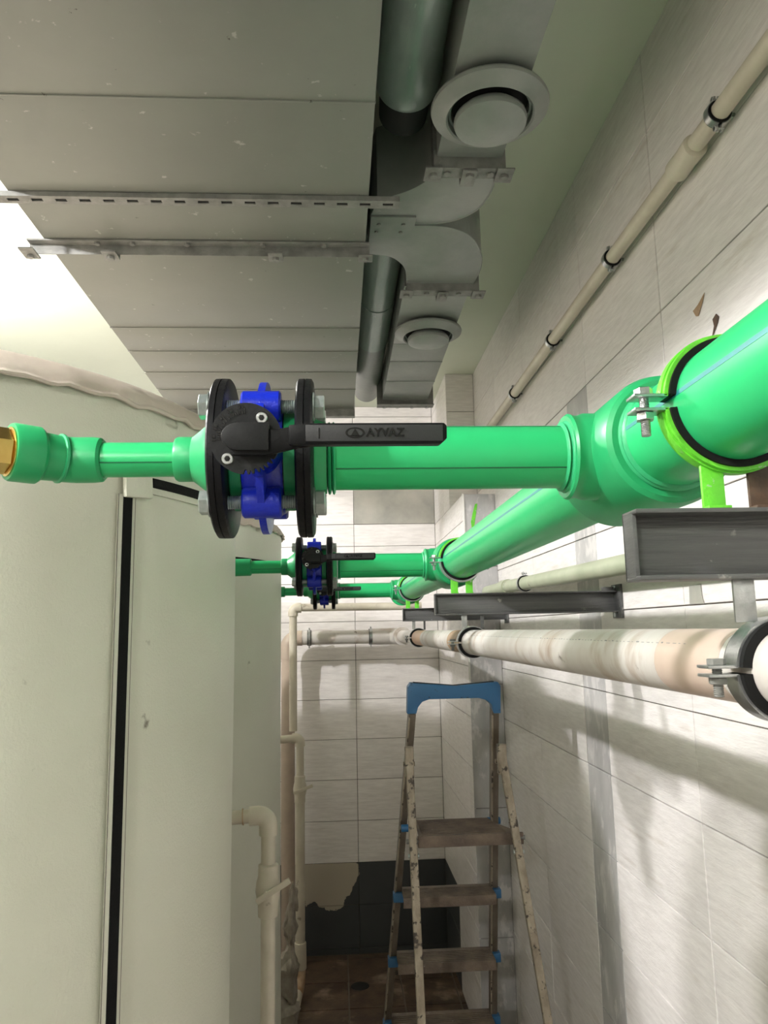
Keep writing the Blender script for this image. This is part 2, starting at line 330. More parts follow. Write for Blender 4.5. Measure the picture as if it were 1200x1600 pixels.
# ------------------------------------------------------------------ big rectangular duct
DZ = 1.081; K = DZ/1.15
DXL, DXR, DTOP = -0.797, 0.088, 1.522
bd = thing('ventilation_duct', 'wide flat grey painted ventilation duct under the ceiling', 'duct', (0, 0, DZ))
seams = [-2.1, -1.3, -0.7, 0.15, 0.75, 1.415, 2.02, 2.60, 2.83, 3.07, 3.30, 3.605]
for y0, y1 in zip(seams[:-1], seams[1:]):
    def f(b, y0=y0, y1=y1):
        g = 0.0015
        box(b, DXL, DXR, y0+g, y1-g, 0, DTOP-DZ, .002)
        # drive-slip seam: a low standing rib at the far end of the section
        if y1 < 3.5: box(b, DXL-.001, DXR+.001, y1-.006, y1-g, -.003, .004, .0008)
    part('duct_section', 'duct', bd, f)
part('end_flange', 'steel_paint', bd, lambda b: (box(b, DXL-.03, DXR+.004, 3.606, 3.612, -.035, DTOP-DZ, .001), box(b, DXL-.03, DXR+.004, 3.612, 3.645, -.035, -.03)))
# angle-iron flange pair bolted across the duct
FY = 2.135*K
af = thing('duct_flange', 'bolted angle flange strip across the underside of the wide duct', 'flange', (0, FY, DZ))
part('angle', 'steel_paint', af, lambda b: (box(b, DXL-.045, DXR+.012, -.028, .0, -.006, -.0012, .0008), box(b, DXL-.045, DXR+.012, -.003, .0, -.034, -.003, .0008), box(b, DXL-.01, DXR+.004, .003, .010, -.012, -.0012, .0008)))
part('corner_plate', 'steel_paint', af, lambda b: box(b, DXL-.06, DXL-.02, -.045, .015, -.040, -.0355, .001))
part('corner_plate', 'steel_paint', af, lambda b: box(b, DXR-.02, DXR+.02, -.025, .015, -.040, -.0355, .001))
for x in (-.655, -.56, -.41, -.2, -.03):
    part('bolt', 'steel_paint', af, lambda b: (hexprism(b, (x, -.018, -.006), (0, 0, -1), .0085, .007)))
for x in (-.62, -.165):
    part('clamp_clip', 'steel_paint', af, lambda b: (box(b, x-.02, x+.02, -.036, .014, -.0425, -.036, .001), box(b, x-.02, x+.02, .009, .014, -.040, -.002, .001), hexprism(b, (x, -.008, -.0425), (0, 0, -1), .011, .009)))
for x in (DXL-.04, DXR):
    part('bolt', 'steel_paint', af, lambda b: hexprism(b, (x, -.006, -.040), (0, 0, -1), .009, .008))
# perforated hanger rail under the duct
HY = 1.88*K
hr = thing('perforated_rail', 'slotted grey hanger rail running under the wide duct', 'rail', (0, HY, DZ-.012))
def rail(b):
    x0, x1, n, hw = -1.05, 0.166, 21, .017; pit = (x1-x0)/n
    for i in range(n):
        c = x0+pit*(i+.5); s = .0135
        box(b, x0+pit*i, c-s, -hw, hw, -.003, 0); box(b, c+s, x0+pit*(i+1), -hw, hw, -.003, 0)
        box(b, c-s, c+s, -hw, -.006, -.003, 0); box(b, c-s, c+s, .006, hw, -.003, 0)
    box(b, x0, x1, -hw, -hw+.003, 0, .010)
part('slotted_strip', 'steel_paint', hr, rail, smooth=0)
part('slot_shade', 'hollow_shade', hr, lambda b: box(b, -1.05, .166, -.015, .016, .0003, .006))  # added dark sheet that gives the slots their shade
part('threaded_rod', 'steel_paint', hr, lambda b: thread(b, (-.858, .0, -.045), (-.858, 0, CEIL-DZ+.011), .005, .004, 10))
part('nut', 'steel_paint', hr, lambda b: hexprism(b, (-.858, 0, -.003), (0, 0, -1), .011, .009))

# ------------------------------------------------------------------ round duct between the boxes
S = 0.95
rd = thing('round_duct', 'shiny teal-grey round duct running beside the wide duct', 'duct', (0.176, 0, 1.285))
part('duct_section', 'duct_round', rd, lambda b: lathe(b, (0, -2.1, 0), (0, 1, 0), [(0, .074), (1.7, .074), (1.705, .077), (1.715, .077), (1.72, .074), (3.60, .074), (3.62, .077), (3.66, .079), (3.70, .077), (3.72, .070)], 48))
part('torn_end', 'hollow_shade', rd, lambda b: lathe(b, (0, 1.62, 0), (0, 1, 0), [(0, .064), (.10, .060)], 32))
rd2 = thing('round_duct', 'dull pale round duct emerging beyond the bent take-off ducts', 'duct', (0.165, 2.26, 1.29))
part('duct_section', 'duct_round', rd2, lambda b: lathe(b, (0, 0, 0), (0, 1, 0), [(0, .068), (.52, .068)], 48))
part('joint_band', 'duct_round', rd2, lambda b: lathe(b, (0, .52, 0), (0, 1, 0), [(0, .0708), (.42, .0708)], 48))
part('duct_section', 'duct_small', rd2, lambda b: lathe(b, (0, .94, 0), (0, 1, 0), [(0, .067), (.75, .067)], 48))

# ------------------------------------------------------------------ small rectangular ducts, take-offs, disc valves
EZ = 1.22*S; ET = EZ+.22
nd = thing('branch_duct', 'narrow grey duct with the nearer round vent under it', 'duct', (0, 0, EZ))
part('duct_section', 'duct_small', nd, lambda b: box(b, .271*S, .443*S, -2.1, 1.80*S, 0, ET-EZ, .002))
fd = thing('branch_duct', 'narrow grey duct running back with the farther round vent', 'duct', (0, 0, EZ))
part('duct_section', 'duct_small', fd, lambda b: box(b, .25*S, .492*S, 2.545*S, 3.10*S, 0, ET-EZ, .002))
for a, c in ((3.103, 3.32), (3.323, 3.60), (3.603, 3.90)):
    part('duct_section', 'duct_small', fd, lambda b: (box(b, .25*S, .492*S, a*S, c*S, 0, ET-EZ, .0015), box(b, .249*S, .493*S, c*S-.006, c*S, -.002, .004, .0005)))
part('end_flange', 'steel_paint', fd, lambda b: (box(b, .22*S, .525*S, 3.91*S, 3.915*S, -.03, ET-EZ+.02, .001), box(b, .22*S, .525*S, 3.915*S, 3.945*S, -.03, -.026, .001), box(b, .22*S, .525*S, 3.88*S, 3.91*S, -.03, -.026, .001)))
for x in (.26, .33, .41, .49):
    part('bolt', 'galv', fd, lambda b: hexprism(b, (x*S, 3.93*S, -.03), (0, 0, -1), .009, .006))
def smoothpoly(p, n=5):
    """Catmull-Rom through the points of an open run"""
    out = []; P = [Vector((*q, 0)) for q in p]; P = [P[0]]+P+[P[-1]]
    for k in range(1, len(P)-2):
        for i in range(n):
            t = i/n; a, b_, c, d = P[k-1:k+3]
            q = 0.5*((2*b_)+(c-a)*t+(2*a-5*b_+4*c-d)*t*t+(3*b_-a-3*c+d)*t**3); out.append((q.x, q.y))
    return out+[tuple(p[-1])]
e1r = smoothpoly([(.436, 1.83), (.444, 1.90), (.443, 1.96), (.421, 2.042), (.372, 2.095), (.308, 2.122), (.246, 2.124)])
e1l = smoothpoly([(.125, 2.0), (.17, 1.975), (.215, 1.945), (.255, 1.90), (.272, 1.83)])
e1 = [(x*S, y*S) for x, y in e1r + [(.244, 2.078), (.104/S, 2.078)] + e1l[0:1] + e1l[1:]]
e2r = smoothpoly([(.246, 2.128), (.348, 2.135), (.428, 2.188), (.481, 2.297), (.499, 2.408), (.492, 2.525)])
e2l = smoothpoly([(.255, 2.525), (.237, 2.40), (.185, 2.325), (.125, 2.31)])
e2 = [(x*S, y*S) for x, y in [(.104/S, 2.082), (.246, 2.082)] + e2r + e2l + [(.104/S, 2.31)]]
for nm, poly, lb, dz in (('curved duct elbow bending toward the viewer from the wide duct', e1, 'toward', 0), ('curved duct elbow bending away toward the far wall', e2, 'away', -.004)):
    t = thing('duct_elbow', nm, 'duct', (0, 0, EZ+dz))
    part('elbow_box', 'duct_small', t, lambda b: prism(b, poly, 0, ET-EZ, 'XY', .0025))
    run = [(x*S, y*S) for x, y in (e1r if lb == 'toward' else e2r)]
    part('lock_seam', 'duct_small', t, lambda b: sweep(b, [(x, y, .001) for x, y in run], .0028, 8))
    if lb == 'away':
        for (x, y) in ((.135, 2.12), (.21, 2.12), (.13, 2.165), (.205, 2.165)):
            part('screw', 'steel_paint', t, lambda b: hexprism(b, (x*S, y*S, 0), (0, 0, -1), .006, .004))
def small_flange(y, x0, x1, label):
    t = thing('duct_flange', label, 'flange', ((x0+x1)/2, y, EZ)); h = (x1-x0)/2
    part('angle', 'steel_paint', t, lambda b: (box(b, -h, h, -.022, -.018, -.03, ET-EZ+.02, .001), box(b, -h, h, .018, .022, -.03, ET-EZ+.02, .001), box(b, -h, h, -.018, .018, -.030, -.026, .0008)))
    for sx in (-1, 1):
        part('corner_plate', 'steel_paint', t, lambda b: (box(b, sx*h-.022, sx*h+.022, -.03, .03, -.036, -.031, .003), hexprism(b, (sx*h, 0, -.036), (0, 0, -1), .011, .008)))
    part('clamp_clip', 'steel_paint', t, lambda b: (box(b, -.018, .018, -.026, .04, -.041, -.036, .001), box(b, -.018, .018, .035, .04, -.038, -.001, .001), hexprism(b, (0, -.008, -.041), (0, 0, -1), .012, .008)))
    for x in (-.055, .055):
        part('bolt', 'steel_paint', t, lambda b: hexprism(b, (x, 0, -.030), (0, 0, -1), .010, .005))
small_flange(1.815*S, .262*S, .452*S, 'bolted flange joining near vent duct to the first elbow')
small_flange(2.535*S, .255*S, .515*S, 'bolted flange joining the second elbow to the far duct')
def disc_valve(x, y, R, label):
    t = thing('disc_vent', label, 'vent', (x, y, EZ))
    part('collar', 'duct_small', t, lambda b: lathe(b, (0, 0, 0), (0, 0, -1), [(0, R*.70), (.028, R*.70), (.028, R*.66), (0, R*.66)], 56, cap=False))
    part('outer_ring', 'duct_small', t, lambda b: lathe(b, (0, 0, 0), (0, 0, -1), [(.008, R*.72), (.014, R*.985), (.019, R), (.025, R*.985), (.036, R*.80), (.043, R*.745), (.040, R*.715), (.020, R*.70), (.004, R*.70)], 72, closed=True))
    part('throat', 'hollow_shade', t, lambda b: lathe(b, (0, 0, -.003), (0, 0, -1), [(0, R*.71), (.003, R*.71)], 48))
    part('centre_disc', 'duct_small', t, lambda b: lathe(b, (0, 0, -.030), (0, 0, -1), [(0, R*.50), (.014, R*.605), (.022, R*.62), (.030, R*.60), (.036, R*.47), (.040, R*.25), (.041, .001)], 64))
    part('spindle', 'steel_paint', t, lambda b: cyl(b, (0, 0, -.03), (0, 0, 0), .008, 12))
disc_valve(.366*S, 1.578*S, .131, 'large round disc vent under the near narrow duct')
disc_valve(.379*S, 2.92*S, .131, 'farther small-looking disc vent beyond the two elbows')
# ------------------------------------------------------------------ upper conduit pipe on the right wall
UX, UZ, UR = 0.797, 1.038, 0.0198
up_ = thing('water_pipe', 'slim ivory pipe clipped high along the tiled right wall', 'pipe', (UX, 0, UZ))
part('pipe', 'pvc2', up_, lambda b: sweep(b, [(0.002*math.sin(y*2), y, .006*math.sin(y*1.3)) for y in [-2.1+.2*i for i in range(36)]], UR, 20))
part('coupling', 'pvc2', up_, lambda b: lathe(b, (0, 1.47, .003), (0, 1, 0), [(0, .0225), (.002, .0275), (.008, .0285), (.05, .0265), (.09, .028), (.097, .0275), (.1, .0215)], 28))
def small_clamp(c, r, wall, label, group=None, axis=(0, 1, 0), out=(1, 0, 0), bolt=True):
    """two-piece rubber lined ring clip; out = direction of the wall"""
    t = thing('pipe_clip', label, 'clip', c, group); a = Vector(axis); o = Vector(out); s = a.cross(o)
    part('rubber_lining', 'rubber', t, lambda b: band(b, (0, 0, 0), a, r+.0003, r+.005, .024, 0, 360, 32, o))
    part('ring', 'galv', t, lambda b: (band(b, (0, 0, 0), a, r+.005, r+.007, .018, 8, 172, 24, s), band(b, (0, 0, 0), a, r+.005, r+.007, .018, 188, 352, 24, s)))
    for sg in (-1, 1):
        p = s*sg*(r+.013)
        part('ear', 'galv', t, lambda b: [sweep(b, [p-s*sg*.008+o*q, p+s*sg*.007+o*q], .0028, 8) for q in (-.004, .004)])
        part('clip_screw', 'galv', t, lambda b: (cyl(b, p-o*.011, p+o*.010, .0028, 10), hexprism(b, p-o*.006, -o, .006, .005)))
    part('stud', 'steel_paint', t, lambda b: cyl(b, o*(r+.006), o*wall, .004, 10))
    return t
for y, lb in ((1.375, 'shiny ring clip on the upper pipe nearest the viewer'), (1.989, 'ring clip on the upper pipe below its coupling'), (2.594, 'third ring clip along the upper pipe'), (3.213, 'farthest ring clip on the upper pipe')):
    small_clamp((UX+.002*math.sin(y*2), y, UZ+.006*math.sin(y*1.3)), UR, XW-UX, lb)

# ------------------------------------------------------------------ aged pipe low on the right wall
lp = thing('water_pipe', 'aged greenish pipe sagging along the right wall behind the steel arms', 'pipe', (0.755, 0, 0))
def lpz(y): return .150+.030*(min(max((y-1.2)/2.2, 0), 1)**1.3)
LP = [(0, y, lpz(y)) for y in [.2+.2*i for i in range(19)]]
part('pipe', 'pvc_green', lp, lambda b: sweep(b, LP, .0275, 24))
part('coupling', 'pvc_green', lp, lambda b: sweep(b, [(0, 3.32, lpz(3.3)), (0, 3.42, lpz(3.4))], .033, 24))
small_clamp((.755, 3.02, lpz(3.02)), .0275, XW-.755, 'dark ring clip on the aged greenish wall pipe')

# ------------------------------------------------------------------ green header pipe with tees
HX, HZ, HR = 0.364, 0.2005, 0.055
BY = (0.87, 2.37, 3.87)
BR = 0.0375
hd = thing('header_pipe', 'thick green header pipe running along the right side with tees', 'pipe', (HX, 0, HZ))
edges_ = [-1.6, BY[0]-.085, BY[0]+.085, BY[1]-.085, BY[1]+.085, BY[2]-.085, BY[2]+.085, 4.35]
for k in (0, 2, 4, 6):
    y0, y1 = edges_[k], edges_[k+1]
    p = part('pipe', 'green', hd, lambda b: lathe(b, (0, y0-.03 if k else y0, 0), (0, 1, 0), [(0, HR), (y1-y0+(.06 if k else .03), HR)] if y1 < 4.3 else [(0, HR), (y1-y0-.02, HR), (y1-y0-.02, HR+.012), (y1-y0+.04, HR+.010), (y1-y0+.05, HR-.01)], 72))
    for an_, mt in ((7, 'stripe'), (127, 'stripe'), (247, 'stripe')):
        part('stripe', mt, p, lambda b: band(b, (0, (y0+y1)/2, 0), (0, 1, 0), HR-.001, HR+.00025, y1-y0, an_-2.4, an_+2.4, 4, (-1, 0, 0)))
for k, by in enumerate(BY):
    tee = part('tee', 'green_fit', hd, lambda b: (
        lathe(b, (0, by-.092, 0), (0, 1, 0), [(0, .0595), (0, .066), (.004, .0715), (.014, .0745), (.170, .0745), (.180, .0715), (.184, .066), (.184, .0595)], 72),
        lathe(b, (0, by, 0), (-1, 0, 0), [(0, .052), (.070, .052), (.076, .0495), (.082, .0495), (.088, .0515), (.091, .049), (.091, .044)], 56)))
    part('weld_bead', 'green_dark', tee, lambda b: [lathe(b, (0, by-.092-d, 0), (0, 1, 0), [(-.006, HR-.001), (-.005, HR+r), (-.002, HR+r+.002), (.001, HR+r), (.002, HR-.001)], 64, cap=False) for d, r in ((.0, .003), (.006, .0015))])
    part('weld_bead', 'green_dark', tee, lambda b: [lathe(b, (-.091-d, by, 0), (-1, 0, 0), [(-.003, BR-.001), (-.002, BR+r), (0, BR+r+.002), (.002, BR+r), (.003, BR-.001)], 48, cap=False) for d, r in ((.0, .004), (.005, .002))])

# ------------------------------------------------------------------ branch pipes, flanged wafer valves, reducers
TEEX = HX-.095
BX0 = -0.082
VT = [dict(tilt=7.6, h='long black lever handle'), dict(tilt=-2.0, h=''), dict(tilt=0.5, h='')]
names = ('nearest', 'middle', 'farthest')
def font_mesh(txt, size, extr):
    cu = bpy.data.curves.new('lettering', 'FONT'); cu.body = txt; cu.size = size; cu.extrude = extr; cu.align_x = 'LEFT'; cu.align_y = 'CENTER'
    cu.offset = size*0.022
    o = bpy.data.objects.new('tmp', cu); COL.objects.link(o); dg = bpy.context.evaluated_depsgraph_get(); dg.update()
    me = bpy.data.meshes.new_from_object(o.evaluated_get(dg)); bpy.data.objects.remove(o); return me
LET = font_mesh('AYVAZ', 0.0105, 0.0006)
for k, by in enumerate(BY):
    ord_ = names[k]; bx = BX0 + (0, .010, .012)[k]
    # pipe from the tee to the valve
    bp = thing('branch_pipe', f'{ord_} straight green branch pipe between its valve and the header tee', 'pipe', (0, by, HZ))
    p = part('pipe', 'green', bp, lambda b: cyl(b, (TEEX+.006, 0, 0), (bx+.075, 0, 0), BR, 56))
    for an_, mt in ((-31, 'stripe_dark'), (62, 'stripe_dark')):
        part('stripe', mt, p, lambda b: band(b, ((TEEX+bx+.078)/2, 0, 0), (1, 0, 0), BR-.001, BR+.0003, TEEX-bx-.078, -an_-1.2, -an_+1.2, 4, (0, -1, 0)))
    part('stub_collar', 'green_fit', bp, lambda b: lathe(b, (bx+.0565, 0, 0), (1, 0, 0), [(0, .046), (.004, .0455), (.010, .0425), (.014, .0415)], 56))
    part('weld_bead', 'green_dark', bp, lambda b: [lathe(b, (bx+.074+d, 0, 0), (1, 0, 0), [(-.003, BR-.001), (-.002, BR+.004), (0, BR+.0055), (.0015, BR+.003), (.002, BR-.001)], 48, cap=False) for d in (0, .005)])
    # narrower pipe on the tank side
    lq = thing('reducer_pipe', (f'slim green pipe ending in a brass fitting left of the {ord_} valve', f'slim green pipe from the jacketed tank to the {ord_} valve', f'slim green pipe beside the far tank at the {ord_} valve')[k], 'pipe', (0, by, HZ))
    part('stub_cone', 'green_fit', lq, lambda b: lathe(b, (bx-.0565, 0, 0), (-1, 0, 0), [(0, .046), (.004, .045), (.014, .037), (.024, .029), (.028, .026)], 48))
    part('socket', 'green_fit', lq, lambda b: lathe(b, (bx-.083, 0, 0), (-1, 0, 0), [(0, .0262), (.018, .0262), (.021, .0245), (.0215, .020)], 48))
    xs = -.271
    q = part('pipe', 'green', lq, lambda b: cyl(b, (bx-.10, 0, 0), (xs, 0, 0), .0202, 40))
    part('stripe', 'stripe_dark', q, lambda b: band(b, ((bx-.104+xs)/2, 0, 0), (1, 0, 0), .0199, .0205, abs(xs-bx+.104), 19, 23, 4, (0, -1, 0)))
    if k == 0:
        part('elbow', 'green_fit', lq, lambda b: (lathe(b, (-.268, 0, 0), (-1, 0, 0), [(0, .0195), (0, .0225), (.003, .0255), (.012, .0265), (.033, .0265)], 48), sweep(b, [(-.298, 0, 0), (-.305, -.0012, 0), (-.311, -.004, 0), (-.3165, -.008, 0)], .0264, 40)))
        TB = Matrix.Translation((-.305, 0, 0)) @ Matrix.Rotation(math.radians(40), 4, 'Z')
        part('weld_bead', 'green_dark', lq, lambda b: lathe(b, (-.0105, 0, 0), (-1, 0, 0), [(0, .0255), (.002, .0285), (.0045, .0285), (.006, .0255)], 48), T=TB)
        part('adapter', 'green_fit', lq, lambda b: lathe(b, (-.012, 0, 0), (-1, 0, 0), [(0, .0262), (.022, .0272), (.024, .0300), (.027, .0322), (.053, .0325), (.056, .0312), (.056, .027)], 56), T=TB)
        part('brass_insert', 'brass', lq, lambda b: (lathe(b, (-.066, 0, 0), (-1, 0, 0), [(0, .0275), (.0035, .0275), (.004, .0262)], 40), hexprism(b, (-.0695, 0, 0), (-1, 0, 0), .0255, .022, .3), thread(b, (-.0915, 0, 0), (-.112, 0, 0), .021, .003, 28)), T=TB)
    else:
        part('socket', 'green_fit', lq, lambda b: lathe(b, (-.268, 0, 0), (-1, 0, 0), [(0, .0195), (0, .0225), (.003, .0265), (.06, .0275), (.062, .025)], 40))
    # the valve itself
    v = thing('butterfly_valve', f'{ord_} blue wafer valve with black lever between black flanges', 'valve', (bx, by, HZ), 'flanged lever valves on the green branches')
    for sg in (-1, 1):
        fl = part('backing_flange', 'flange', v, lambda b: lathe(b, (sg*.0375, 0, 0), (sg, 0, 0), [(0, .042), (0, .0895), (.002, .0925), (.0088, .0928), (.0092, .0915), (.0098, .0915), (.0102, .0928), (.0165, .0925), (.0188, .0885), (.0188, .042)], 96))
        part('stub_end', 'green_fit', v, lambda b: lathe(b, (sg*.0235, 0, 0), (sg, 0, 0), [(0, .061), (.012, .061), (.0145, .058)], 56))
    rot = Matrix.Rotation(math.radians(VT[k]['tilt']), 4, 'X')
    def bodyf(b):
        lathe(b, (-.0225, 0, 0), (1, 0, 0), [(0, .058), (0, .064), (.004, .066), (.017, .067), (.0185, .0885), (.0265, .0885), (.028, .067), (.041, .066), (.045, .064), (.045, .058)], 72)
        for a in (45, 135, 225, 315):
            y, z = .0745*math.cos(math.radians(a)), .0745*math.sin(math.radians(a))
            lathe(b, (-.0215, y, z), (1, 0, 0), [(0, .0155), (.002, .0175), (.041, .0175), (.043, .0155)], 20)
    vb = part('wafer_body', 'blue', v, bodyf, T=rot)
    part('neck', 'blue', v, lambda b: (lathe(b, (0, -.060, 0), (0, -1, 0), [(0, .024), (.018, .018), (.10, .017), (.108, .020), (.112, .027), (.122, .027)], 36), box(b, -.004, .004, -.17, -.062, -.027, .027, .001)), T=rot)
    dia = .2
    def dialf(b):
        pts = []; R = .0325
        for i in range(144):
            a = 360*i/144; r = R
            if 262 < a < 322 and ((a-262) % 8.6) > 4.9: r = R-.0042
            if a >= 322 and a < 360: r = R-.0012
            pts.append((r*math.cos(math.radians(a)), r*math.sin(math.radians(a))))
        prism(b, pts, -dia, -dia+.006, 'XZ', 0)
    dp = part('notch_plate', 'plastic2', v, dialf, T=rot)
    def ticks(b):
        for i in range(19):
            a = math.radians(92+i*5.0); r0, r1 = .0225, .0255 if i % 3 else .0275
            T = Matrix.Translation((0, -dia-.0003, 0)) @ Matrix.Rotation(-a, 4, 'Y')
            box(b, r0, r1, -.0002, .0006, -.0006, .0006, 0, T)
        for a in (98, 120, 138, 160, 180):
            T = Matrix.Translation((0, -dia-.0003, 0)) @ Matrix.Rotation(-math.radians(a), 4, 'Y')
            box(b, .0275, .0305, -.0002, .0006, -.0025, -.0006, 0, T); box(b, .0275, .0305, -.0002, .0006, .0006, .0024, 0, T)
    part('scale_marks', 'ink', dp, ticks, T=rot)
    for (x, z) in ((-.0165, -.0185), (.0145, .0185)):
        part('cap_screw', 'galv', v, lambda b: (lathe(b, (x, -dia, z), (0, -1, 0), [(0, .0052), (.0022, .0052), (.003, .0046), (.003, .0027), (.0012, .0027)], 24)), T=rot)
        part('screw_socket', 'ink', v, lambda b: (lathe(b, (x, -dia+.0003, z), (0, -1, 0), [(0, .0066), (.0004, .0066)], 24), hexprism(b, (x, -dia-.0015, z), (0, -1, 0), .0026, .0003)), T=rot)
    hy = -dia
    def hubf(b):
        pts = [(.016*math.cos(math.radians(a)) - .004, .0125*math.sin(math.radians(a))) for a in range(90, 271, 12)] + [(.022, -.0125), (.022, .0125)]
        prism(b, pts, hy-.0175, hy, 'XZ', .0012)
    part('lever_hub', 'plastic2', v, hubf, T=rot)
    def armf(b):
        low = [(-.012, -.0165), (.02, -.0165), (.045, -.0105), (.06, -.0085), (.175, -.0085), (.1805, -.0035)]
        topp = [(.1805, .0080), (.178, .0105), (.06, .0105), (.045, .0095), (.03, .0070), (.010, .0060)]
        prism(b, low+topp, hy-.0135, hy-.004, 'XZ', .0016)
        prism(b, [(.04, -.0085), (.060, -.0085), (.175, -.0085), (.1805, -.0035), (.1805, .0080), (.178, .0105), (.06, .0105), (.04, .0090)], hy-.024, hy-.004, 'XZ', .0018)
    arm = part('lever_handle', 'plastic', v, armf, T=rot)
    part('lever_face', 'plastic_face', arm, lambda b: box(b, .055, .1765, hy-.0246, hy-.0238, -.0058, .0088, .0003), T=rot)
    part('mark', 'ink', arm, lambda b: box(b, .0665, .0672, hy-.0249, hy-.0240, -.0035, .0060), T=rot)
    let = bpy.data.objects.new('lettering', LET.copy()); let.data.materials.append(M['ink']); COL.objects.link(let)
    let.data.transform(rot @ Matrix.Translation((.1085, hy-.0250, .0015)) @ Matrix.Rotation(PI/2, 4, 'X')); let.parent = arm
    def emb(b):
        n = 40
        for i in range(n):
            a0, a1 = 2*PI*i/n, 2*PI*(i+1)/n
            add_faces(b, [(.0985+.0085*s*math.cos(a), hy-.0252, .0016+.0048*s*math.sin(a)) for a, s in ((a0, 1), (a1, 1), (a1, .78), (a0, .78))], [(0, 1, 2, 3)])
        prism(b, [(.0945, -.0014), (.1025, -.0014), (.0985, .0052)], hy-.0253, hy-.0245, 'XZ')
        prism(b, [(.0935, -.0005), (.0945, -.0020), (.1025, -.0020), (.1035, -.0005)], hy-.0253, hy-.0245, 'XZ')
    part('emblem', 'ink', arm, emb, T=rot, smooth=0)
    # four long bolts
    for a in (45, 135, 225, 315):
        y, z = .0745*math.cos(math.radians(a)), .0745*math.sin(math.radians(a))
        bo = part('bolt', 'zinc', v, lambda b: (thread(b, (-.058, y, z), (.066, y, z), .0078, .0022, 18), lathe(b, (-.0578, y, z), (1, 0, 0), [(0, .016), (.0015, .016)], 28), lathe(b, (.0563, y, z), (1, 0, 0), [(0, .016), (.0018, .016)], 28)), T=rot)
        part('hex_head', 'zinc', bo, lambda b: hexprism(b, (-.0578, y, z), (-1, 0, 0), .0140, .010, .2), T=rot)
        part('hex_nut', 'zinc', bo, lambda b: hexprism(b, (.058, y, z), (1, 0, 0), .0140, .011, .2), T=rot)

# ------------------------------------------------------------------ header clamps and cantilever steel arms
ARM = [(.262, .64), (.282, 2.195), (.315, 3.70)]
SZ0, SZ1 = .038, .101
for k, (xl, yf) in enumerate(ARM):
    ord_ = names[k]
    a = thing('support_arm', f'{ord_} grey steel channel arm bracketed to the right wall', 'bracket', (xl, yf, SZ0), 'steel arms under the green header')
    h = SZ1-SZ0; Lx = XW-xl; dp_ = .034; th = .0042
    part('channel', 'strut', a, lambda b: (box(b, 0, Lx-.002, dp_-th, dp_, 0, h, .0014), box(b, 0, Lx-.002, 0, dp_, 0, th, .0014), box(b, 0, Lx-.002, 0, dp_, h-th, h, .0014),
                                           box(b, .0, .004, .010, dp_, .002, h-.002, .001)))
    part('wall_plate', 'strut', a, lambda b: box(b, Lx-.009, Lx-.001, -.022, dp_+.014, -.018, h+.018, .001))
    for sz in (-.008, h+.008):
        part('anchor_bolt', 'zinc', a, lambda b: hexprism(b, (Lx-.009, dp_/2, sz), (-1, 0, 0), .008, .006))
    if k: part('gusset', 'strut', a, lambda b: box(b, Lx-.05, Lx-.005, dp_/2-.002, dp_/2+.002, h-.002, h+.012, .001))
    # ring clamp on the arm
    cy = yf+.017
    c = thing('header_clamp', (f'{ord_} lime-sprayed ring clamp holding the green header on its arm'), 'clamp', (HX, cy, HZ), 'clamps on the green header')
    big = k == 0
    part('rubber_lining', 'rubber', c, lambda b: band(b, (0, 0, 0), (0, 1, 0), HR+.0003, HR+.0065, .026, 186, 534, 72, (1, 0, 0)))
    mt = 'lime'
    part('upper_band', mt, c, lambda b: (band(b, (0, 0, 0), (0, 1, 0), HR+.0065, HR+.010, .020, 185, 352, 48, (1, 0, 0)), band(b, (0, 0, 0), (0, 1, 0), HR+.008, HR+.0115, .010, 186, 352, 48, (1, 0, 0))))
    part('lower_band', mt if big else 'galv', c, lambda b: (band(b, (0, 0, 0), (0, 1, 0), HR+.0065, HR+.010, .020, 8, 175, 48, (1, 0, 0)), band(b, (0, 0, 0), (0, 1, 0), HR+.008, HR+.0115, .010, 9, 175, 48, (1, 0, 0))))
    for sg in (-1, 1):
        xe = sg*(HR+.022)
        for zz in (.0050, -.0082):
            part('ear', 'galv', c, lambda b: box(b, xe-.016, xe+.016, -.010, .010, zz, zz+.003, .001))
        part('clamp_bolt', 'galv', c, lambda b: (hexprism(b, (xe-sg*-.003, 0, .008), (0, 0, 1), .0085, .007, .3), hexprism(b, (xe+sg*.003, 0, -.0085), (0, 0, -1), .0085, .007, .3), thread(b, (xe+sg*.003, 0, -.030), (xe+sg*.003, 0, .009), .0046, .0016, 14)))
    for sg in (-1, 1):
        part('leg', ('lime' if sg < 0 else ('rust' if big else 'lime')), c, lambda b: (box(b, sg*.022-.0105, sg*.022+.0105, -.002, .002, SZ1-HZ, -HR-.003, .0008), box(b, sg*.022-.0105, sg*.022+.0105, -.012, .002, SZ1-HZ, SZ1-HZ+.003, .0008)))

# ------------------------------------------------------------------ suspended drain pipe
DX, DZc, DR = 0.390, -0.0415, 0.0357
dr = thing('drain_pipe', 'stained white drain pipe hung below the steel arms', 'pipe', (DX, 0, DZc))
for y0, y1, mt in ((-1.6, 1.02, 'pvc'), (1.02, 1.24, 'pvc_peach'), (1.24, 2.17, 'pvc'), (2.17, 2.42, 'pvc_rust'), (2.42, 3.22, 'pvc'), (3.22, 3.72, 'pvc_peach'), (3.72, 4.42, 'pvc')):
    pass
bounds = [-1.6, 2.44, 2.96, 3.32, 4.38]
part('pipe', 'pvc', dr, lambda b: cyl(b, (0, -1.6, 0), (0, .70, 0), DR, 56))
part('pipe', 'pvc_flesh', dr, lambda b: cyl(b, (0, .7005, 0), (0, .845, 0), DR, 56))
part('pipe', 'pvc', dr, lambda b: cyl(b, (0, .8455, 0), (0, 2.24, 0), DR, 56))
